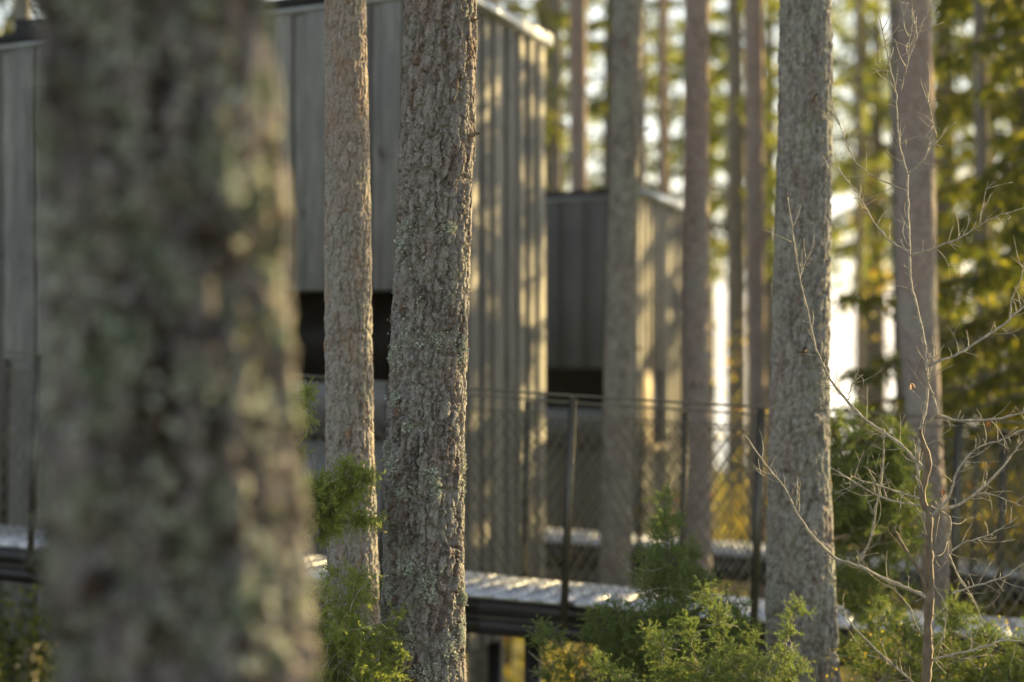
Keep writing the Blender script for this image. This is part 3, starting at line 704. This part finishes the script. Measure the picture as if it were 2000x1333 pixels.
juniper('light green juniper with several arching tips at the bottom centre', [
    (pl(9.5, (1320, 1480), (1302, 1340), (1292, 1280), (1262, 1228)), .75), (pl(9.45, (1330, 1480), (1310, 1330), (1298, 1270), (1288, 1240)), .65),
    (pl(9.5, (1400, 1500), (1380, 1350), (1350, 1260), (1340, 1215)), .85), (pl(9.5, (1420, 1500), (1430, 1340), (1408, 1220), (1378, 1148)), .85),
    (pl(9.55, (1470, 1500), (1470, 1350), (1474, 1290), (1474, 1238)), .9), (pl(9.6, (1500, 1500), (1520, 1340), (1535, 1250), (1560, 1182)), 1.0),
    (pl(9.5, (1480, 1500), (1500, 1400), (1530, 1330), (1572, 1300)), 1.0), (pl(9.45, (1440, 1480), (1430, 1380), (1420, 1330), (1400, 1290)), 1.0),
    (pl(9.4, (1380, 1480), (1360, 1400), (1370, 1340), (1390, 1310)), 1.0), (pl(9.4, (1300, 1460), (1240, 1350), (1200, 1310), (1160, 1292)), .5),
    (pl(9.5, (1450, 1480), (1450, 1400), (1460, 1340), (1500, 1290)), 1.0), (pl(9.45, (1330, 1480), (1340, 1400), (1330, 1350), (1320, 1310)), .9),
    ], M['juniper'], 62, .085, root_xyz=P(1400, 1560, 9.5) + np.array([0, 0, -.3]), hang=0.0)
# right juniper tree beside the thick trunk
juniper('shaggy dark juniper hanging beside the thick grey pine', [
    (pl(12.2, (1720, 1420), (1695, 1150), (1690, 1000), (1680, 880), (1675, 800)), 2.0), (pl(12.1, (1700, 1060), (1660, 980), (1620, 920), (1585, 860)), 1.5),
    (pl(12.1, (1700, 1060), (1650, 1000), (1610, 980), (1590, 960)), 1.4), (pl(12.2, (1700, 1050), (1720, 950), (1740, 890), (1745, 830)), 1.5),
    (pl(12.3, (1700, 1080), (1750, 1020), (1780, 970), (1795, 930)), 1.4), (pl(12.0, (1690, 1000), (1650, 920), (1640, 870), (1625, 820)), 1.4),
    (pl(12.1, (1700, 1080), (1660, 1040), (1640, 1030), (1620, 1030)), 1.3), (pl(12.2, (1695, 1050), (1700, 930), (1715, 880), (1720, 850)), 1.5),
    ], M['juniper_dark'], 55, .15, per_m=480, nw=.0042, nl=.017, twig_r=.009, root_xyz=P(1722, 1430, 12.2) + np.array([0, 0, -.9]), hang=.2)
juniper('low tangled juniper under the bare sapling', [
    (pl(10.8, (1800, 1480), (1720, 1330), (1680, 1290), (1650, 1270)), 1.2), (pl(10.8, (1800, 1480), (1770, 1330), (1750, 1250), (1720, 1190)), 1.3),
    (pl(10.9, (1830, 1480), (1850, 1330), (1860, 1250), (1850, 1170)), 1.4), (pl(10.8, (1850, 1480), (1920, 1330), (1930, 1270), (1920, 1230)), 1.3),
    (pl(10.8, (1870, 1480), (1970, 1350), (2010, 1280), (2010, 1230)), 1.4), (pl(10.8, (1830, 1480), (1830, 1380), (1800, 1300), (1790, 1230)), 1.3),
    (pl(10.9, (1850, 1480), (1880, 1330), (1890, 1240), (1885, 1190)), 1.3), (pl(10.8, (1900, 1480), (1960, 1380), (1980, 1330), (1960, 1290)), 1.3),
    ], M['juniper_dark'], 36, .16, per_m=500, nw=.0034, nl=.014, root_xyz=P(1830, 1560, 10.9) + np.array([0, 0, -.3]), hang=0.0)

# leafy bushes
def leaf_bush(label, pts, mat, leaf, n, R0, group=None, name='leafy_bush', spread=.12):
    R0 = np.array(R0); root = empty(name, R0, label, 'shrub', group); st = MB(); T = []
    for W in pts:
        W = np.array(W) - R0; st.tube(curve_pts(np.zeros(3), W, np.linalg.norm(W), 6, .25), np.linspace(.012, .003, 7), 5)
        c = W + rng.normal(size=(n, 3)) * spread; d = norm(rng.normal(size=(n, 3)) + np.array([0, 0, -.3])); e = norm(np.cross(d, rnd_unit(n))); l_ = leaf * (.6 + .8 * rng.random((n, 1)))
        T.append(np.stack([c - e * l_ * .38, c + e * l_ * .38, c + d * l_], 1)); 
    st.build('stem', M['twig_dark'], root, True)
    tag(tris_obj('foliage', np.concatenate(T), mat, root), kind='stuff'); return root
leaf_bush('low bush with yellow and orange leaves at the bottom right', [P(px, py, 11.2) for px, py in ((1735, 1230), (1700, 1290), (1760, 1290), (1850, 1310), (1900, 1290), (1960, 1250), (1640, 1320), (1800, 1330))], M['yellow'], .013, 60, P(1800, 1500, 11.3) + np.array([0, 0, -.4]), spread=.07)

# ------------------------------------------------------------------ bare sapling
D0 = 9.7
sap = empty('bare_sapling', P(1808, 1333, D0) + np.array([0, 0, -.85]), 'leafless pale twiggy sapling spreading across the right side', 'tree')
SO = np.array(sap.location)
BR = [
 (17, 9, [(1806, 1600), (1806, 1450), (1808, 1333), (1813, 1255), (1813, 1205), (1816, 1165), (1816, 1114), (1813, 1064), (1816, 1013), (1803, 983), (1798, 963), (1808, 932), (1816, 907), (1808, 877), (1796, 857), (1796, 839)]),
 (6, 3.2, [(1813, 1060), (1795, 940), (1790, 900), (1797, 860), (1796, 835), (1810, 800), (1812, 750), (1806, 660), (1790, 600), (1777, 554), (1777, 495), (1773, 421), (1773, 341)]),
 (3, 1.2, [(1773, 341), (1757, 292), (1752, 238), (1751, 183), (1740, 139), (1727, 74), (1715, 25)]),
 (2.2, 1, [(1751, 183), (1735, 155), (1710, 124)]),
 (3.2, 1.2, [(1773, 341), (1801, 317), (1829, 277), (1856, 247), (1866, 238)]),
 (2, .8, [(1829, 267), (1820, 235), (1816, 208), (1806, 163)]),
 (2, .8, [(1759, 178), (1774, 124), (1777, 74), (1784, 40), (1781, 0), (1780, -40)]),
 (1.6, .8, [(1774, 120), (1785, 90), (1797, 59), (1814, 17)]),
 (2.4, .9, [(1773, 375), (1745, 362), (1717, 351), (1673, 322), (1653, 282), (1638, 233), (1623, 203)]),
 (3.2, 1, [(1777, 492), (1737, 470), (1707, 436), (1683, 391), (1658, 356), (1640, 335), (1633, 300)]),
 (3.2, 1.2, [(1778, 500), (1831, 483), (1881, 463), (1915, 438), (1945, 423), (1985, 411), (2020, 400)]),
 (1.8, .7, [(1913, 436), (1920, 396), (1930, 356)]),
 (4, 3, [(1796, 839), (1810, 824), (1831, 811), (1828, 790), (1823, 776), (1813, 751), (1808, 720)]),
 (4.5, 2.6, [(1831, 811), (1874, 824), (1929, 820), (1965, 817), (2000, 806), (2040, 790)]),
 (4, 3, [(1808, 726), (1823, 710), (1879, 688), (1920, 660), (1955, 639), (2000, 599), (2040, 560)]),
 (2.6, 1, [(1972, 624), (1975, 584), (1995, 545), (2005, 510)]),
 (5, 1.6, [(1803, 915), (1763, 872), (1722, 842), (1682, 816), (1657, 786), (1636, 762), (1616, 736), (1591, 675), (1584, 639), (1561, 540), (1547, 446), (1539, 384)]),
 (1.8, .8, [(1561, 545), (1575, 510), (1589, 480)]), (2, .8, [(1657, 781), (1664, 751), (1677, 721)]),
 (6, 2, [(1818, 1170), (1773, 1150), (1722, 1129), (1677, 1104), (1632, 1094), (1596, 1059), (1561, 1013), (1536, 958), (1495, 907), (1465, 867), (1455, 850)]),
 (4, 2.6, [(1677, 1102), (1702, 1054), (1712, 988), (1725, 912), (1727, 837)]),
 (3.4, 1.5, [(1798, 988), (1758, 983), (1712, 968), (1662, 938), (1606, 902)]),
 (3.4, 1.5, [(1798, 975), (1765, 965), (1735, 955), (1670, 935), (1657, 928), (1665, 915)]),
 (6, 4, [(1812, 1160), (1800, 1125), (1788, 1105), (1768, 1074), (1752, 1045), (1745, 1028)]),
 (4.5, 2, [(1823, 998), (1874, 988), (1914, 958), (1955, 917), (2000, 857), (2040, 810)]),
 (4, 1.5, [(1818, 1010), (1854, 973), (1869, 917), (1909, 872), (1965, 857), (2000, 837), (2040, 820)]),
 (4.5, 2, [(1816, 990), (1850, 1005), (1859, 1023), (1848, 1060), (1854, 1089), (1880, 1140), (1889, 1150), (1905, 1180), (1919, 1215)]),
 (4, 2, [(1814, 1290), (1833, 1286), (1894, 1271), (1965, 1250), (2000, 1256), (2040, 1240)]),
 (3.4, 1.4, [(1860, 1160), (1884, 1150), (1965, 1129), (2000, 1099), (2040, 1070)]),
 (3, 1.2, [(1854, 1080), (1880, 1060), (1935, 1045), (1990, 1010)]),
 (3, 1.2, [(1815, 1130), (1840, 1170), (1852, 1190), (1846, 1230), (1830, 1290)]),
 (3, 1.2, [(1815, 1250), (1790, 1225), (1780, 1190), (1760, 1165), (1735, 1140)]),
 (4, 2, [(1790, 1345), (1783, 1333), (1712, 1271), (1662, 1220), (1650, 1200)]),
 (2.4, 1, [(1880, 980), (1920, 960), (1985, 985), (2010, 990)]),
]
def spline(p, n):
    p = np.array(p, float); s = np.concatenate([[0], np.cumsum(np.linalg.norm(np.diff(p, axis=0), axis=1))]); q = np.linspace(0, s[-1], n)
    out = np.stack([np.interp(q, s, p[:, k]) for k in range(p.shape[1])], -1)
    for _ in range(2): out[1:-1] = .25 * out[:-2] + .5 * out[1:-1] + .25 * out[2:]
    return out
for bi, (r0, r1, pp) in enumerate(BR):
    dd = 0 if bi < 2 else rng.normal() * .12
    n_ = max(8, len(pp) * 4); q = spline(pp, n_); dep = D0 + dd * np.linspace(0, 1, n_) ** .8
    W = np.array([P(a, b, d) for (a, b), d in zip(q, dep)]) - SO
    rad = np.linspace(r0, r1, n_) / F * D0 * (1 + .12 * rng.normal(size=n_)); W += rng.normal(size=W.shape) * .0013
    m_ = MB(); m_.tube(W, rad * .66, 7)
    Ln = np.linalg.norm(np.diff(W, axis=0), axis=1).sum()
    for k in range(int(Ln * (30 if bi > 0 else 8))):       # twigs
        i0 = rng.integers(1, max(3, int(n_ * .9))); t = norm(W[i0 + 1] - W[i0 - 1]); r = rnd_unit(1)[0]; r = norm(r - (r @ t) * t); r[1] *= .6
        Lt = (.03 + .13 * rng.random() ** 1.5); B = curve_pts(W[i0], t * .7 + r, Lt, 5, .5, 0, .35)
        m_.tube(B, np.linspace(.0018, .0007, 6), 4)
        if rng.random() < .5:
            B2 = curve_pts(B[3], norm(B[4] - B[3]) + rnd_unit(1)[0] * .8, Lt * .5, 3, .6, 0, .3); m_.tube(B2, np.linspace(.0011, .0006, 4), 3)
    m_.build('trunk' if bi == 0 else 'branch', M['twig_dark'] if bi in (0, 23) else M['twig'], sap, True)
for (px, py) in ((1929, 822), (1779, 748), (1842, 955)):
    c = P(px, py, D0) - SO; T = []
    for k in range(4):
        d = norm(np.array([rng.normal() * .4, rng.normal() * .4, -1])); e = norm(np.cross(d, rnd_unit(1)[0])); T.append([c, c + d * .03 + e * .009, c + d * .012 + e * .015])
    tris_obj('dry_leaf', np.array(T), M['dryleaf'], sap)

# ------------------------------------------------------------------ spruces
def spruce_meshes(H, seed, mat, lower=0.5, reach=0.2, gap=.34, tw=.11, wd=.03, dens=1.0, maxL=2.6):
    global rng
    rng = np.random.default_rng(seed); T = []; st = MB()
    z = lower
    st.tube([[0, 0, 0], [.03, 0, H * .5], [0, .02, H]], [.11 + H * .006, .07 + H * .003, .01], 10)
    while z < H - .3:
        for k in range(rng.integers(3, 6)):
            az = rng.random() * 2 * pi; L = min(maxL, (H - z) * reach + .35) * (.65 + .5 * rng.random())
            B = curve_pts([0, 0, z + rng.normal() * .08], [cos(az), sin(az), -.05 + .25 * (z / H)], L, 7, .25, .55, 0)
            B[-1][2] += .06 * L
            st.tube(B, np.linspace(.018, .004, 8) * (.5 + L / 3), 4)
            n_ = int(L * 24 * dens); q = rng.random(n_) ** .75 * 6.99; i0 = q.astype(int); f = (q - i0)[:, None]
            p = B[i0] * (1 - f) + B[i0 + 1] * f
            for m2 in range(n_):       # hanging twigs with needles as elongated faces
                Lh = (.1 + .32 * rng.random()) * (.6 + .3 * L / maxL); d = norm(np.array([rng.normal() * .45, rng.normal() * .45, -1.0 + rng.random() * .7]))
                k_ = max(2, int(Lh / (tw * .55))); c = p[m2] + d * (np.arange(k_)[:, None] * tw * .5)
                dd = norm(d + rng.normal(size=(k_, 3)) * .3); e = norm(np.cross(dd, rnd_unit(k_)))
                T.append(np.stack([c - e * wd, c + e * wd, c + dd * tw], 1))
        z += gap * (.7 + .6 * rng.random())
    tm = mesh_np('trunk', np.concatenate(st.v), np.concatenate(st.q), M['bark_far'], True)
    T = np.concatenate(T).reshape(-1, 3); cm = mesh_np('crown', T, np.arange(len(T)).reshape(-1, 3), mat)
    return tm, cm
SM = [spruce_meshes(15, 1, M['spruce'], 6.4, .15, .5, .2, .026, 1.15), spruce_meshes(17, 2, M['spruce'], 7.2, .14, .52, .2, .026, 1.15),
      spruce_meshes(14, 3, M['spruce_dark'], 4.2, .15, .5, .19, .026, 1.0), spruce_meshes(16, 4, M['spruce'], 5.6, .14, .55, .2, .026, 1.1)]
SN = spruce_meshes(13, 5, M['spruce_near'], .5, .20, .24, .12, .018, 1.9, 2.2)
rng = np.random.default_rng(77)
def spruce(meshes, x, y, rz, sc, label, group, name='spruce_tree'):
    z = float(gz(x, y)) - .1; root = empty(name, (x, y, z), label, 'tree', group); root.rotation_euler = (0, 0, rz); root.scale = (sc, sc, sc)
    t_ = link('trunk', meshes[0], root); c_ = link('crown', meshes[1], root); tag(c_, kind='stuff'); return root
GS = 'spruces of the lakeside wood'
spots = [ # px, D, mesh, scale, label
 (2075, 20.5, 'n', 1.0, 'large dark spruce with hanging twigs at the right edge'),
 (2250, 23.5, 'n', 1.05, 'dark spruce partly out of view at the far right'),
 (2015, 27.0, 'n', 1.0, 'spruce curtain just right of the pinkish pine'),
 (1690, 53.0, 3, 1.15, 'airy spruce high in the gap right of the thick grey trunk'),
 (1715, 47.0, 0, 1.1, 'yellow-green spruce filling the gap beside the thick grey trunk'),
 (1935, 36.0, 2, 1.0, 'dark green spruce mass at the upper right'),
 (1850, 40.0, 2, 1.1, 'sunlit spruce between the thick grey trunk and the pinkish pine'),
 (1440, 44.0, 0, 1.1, 'yellow-green spruce seen between the reddish pine and the tan pine'),
 (1300, 52.0, 3, 1.2, 'thin spruce behind the far cabin roof'),
 (1190, 40.0, 2, 1.1, 'darker spruce behind the trunks over the far cabin'),
 (1060, 47.0, 0, 1.2, 'spruce beside the near cabin roof corner'),
 (960, 36.0, 2, 1.2, 'spruce behind the near cabin roof'),
 (1380, 62.0, 1, 1.3, 'distant spruce above the lake shore'),
 (1570, 52.0, 1, 1.2, 'spruce hidden mostly by the thick grey trunk'),
 (1500, 58.0, 3, 1.3, 'distant spruce nearest the reddish pine'),
 (1130, 62.0, 0, 1.4, 'distant spruce between the two cabins'),
 (1350, 46.0, 3, 1.15, 'spruce behind the tan pine trunk'),
 (1790, 60.0, 3, 1.3, 'spruce behind the pinkish pine trunk'),
 (40, 34.0, 2, 1.2, 'spruce crown over the left end of the near cabin'),
 (-80, 38.0, 0, 1.2, 'spruce left of the near cabin'),
 (250, 42.0, 1, 1.2, 'spruce behind the near cabin and the blurred trunk'),
 (1990, 40.0, 0, 1.2, 'spruce deep in the wood at the right'),
 (1845, 44.0, 1, 1.2, 'spruce in the gap right of the pinkish pine'),
]
for (px, D, k, sc, lab) in spots:
    mm_ = SN if k == 'n' else SM[k]
    spruce(mm_, (px - 1000) / F * D, D, rng.random() * 6.28, sc, lab, GS)
# wood outside the frame to the right: breaks up the low sun
for i, (x, y, k, sc) in enumerate([(12, 24, 3, 1.0), (13, 33, 1, 1.0), (21, 40, 0, 1.2), (13, 16, 3, 1.0), (25, 34, 1, 1.1), (15, 24, 3, 1.1), (19, 46, 2, 1.2), (28, 50, 0, 1.2), (24, 44, 3, 1.2), (10.5, 35.5, 1, 1.1), (8.6, 32.6, 1, 1.0)]):
    spruce(SM[k], x, y, rng.random() * 6.28, sc, 'spruce of the wood beyond the right edge of the view', 'spruces beyond the right edge')
# shrubs for the golden backlit patches, that light put into the leaf colour
GY = 'golden backlit shrubs'
for (px, py, D, n_, lab) in [(1430, 960, 30, 10, 'golden shrub seen through the mesh left of the reddish pine'), (1480, 1000, 34, 8, 'yellow shrub behind the right fence post'), (1870, 560, 31, 16, 'bright yellow foliage low right of the pinkish pine'),
                       (1950, 1000, 22, 12, 'yellow-orange shrub behind the sapling branches'), (1840, 1100, 25, 8, 'small yellow shrub behind the pinkish pine foot'), (1010, 1290, 27, 8, 'yellow shrub under the footbridge'), (1420, 1130, 26, 8, 'yellow shrub beneath the farther footbridge')]:
    base = P(px, py, D); zg = float(gz(base[0], D))
    pts = [base + np.array([rng.normal() * .45, rng.normal() * .5, rng.normal() * (.45 if py > 700 else .9)]) for _ in range(n_)]
    leaf_bush(lab, pts, M['yellow'], .06, 70, (base[0], D, zg - .05), GY, 'backlit_shrub', .22)
leaf_bush('olive bush under the left end of the footbridge', [P(px, py, 16.5) for px, py in ((0, 1220), (40, 1260), (70, 1300), (-40, 1300), (90, 1180), (20, 1330), (-80, 1200), (130, 1290), (170, 1220))], M['spruce'], .05, 160, P(40, 1500, 16.5) + np.array([0, 0, -.3]), spread=.16)

# ------------------------------------------------------------------ haze
if HAZE:
    m = bpy.data.materials.new('haze'); m.use_nodes = True; n = m.node_tree.nodes; n.remove(n['Principled BSDF'])
    pv = n.new('ShaderNodeVolumePrincipled'); pv.inputs['Density'].default_value = HAZE; pv.inputs['Color'].default_value = (.96, .96, .94, 1); pv.inputs['Anisotropy'].default_value = .3
    m.node_tree.links.new(pv.outputs[0], n['Material Output'].inputs['Volume'])
    mb = MB(); mb.box([-60, -12, -14], [120, 0, 0], [0, 130, 0], [0, 0, 34]); o = mb.build('haze', m); tag(o, 'thin bright haze filling the wood', 'haze', kind='stuff')
    o.display_type = 'WIRE'

# ------------------------------------------------------------------ undergrowth
n_ = 90000
yy = 8 + 92 * rng.random(n_) ** 1.3; xx = (rng.random(n_) * 2 - 1) * (.27 * yy + 1.5)
zz_ = gz(xx, yy); hgt = (.05 + .25 * vnoise(xx * .7 + 500, yy * .7, 100000, 5) ** 2) 
c = np.stack([xx, yy, zz_ + rng.random(n_) * hgt], -1); d = norm(rng.normal(size=(n_, 3)) * .6 + np.array([0, 0, .7])); e = norm(np.cross(d, rnd_unit(n_))); s_ = (.02 + .0016 * yy)[:, None]
o = tris_obj('undergrowth', np.stack([c - e * s_ * .5, c + e * s_ * .5, c + d * s_ * 1.4], 1), M['moss']); tag(o, 'low bilberry and moss undergrowth on the slope', 'ground cover', kind='stuff')
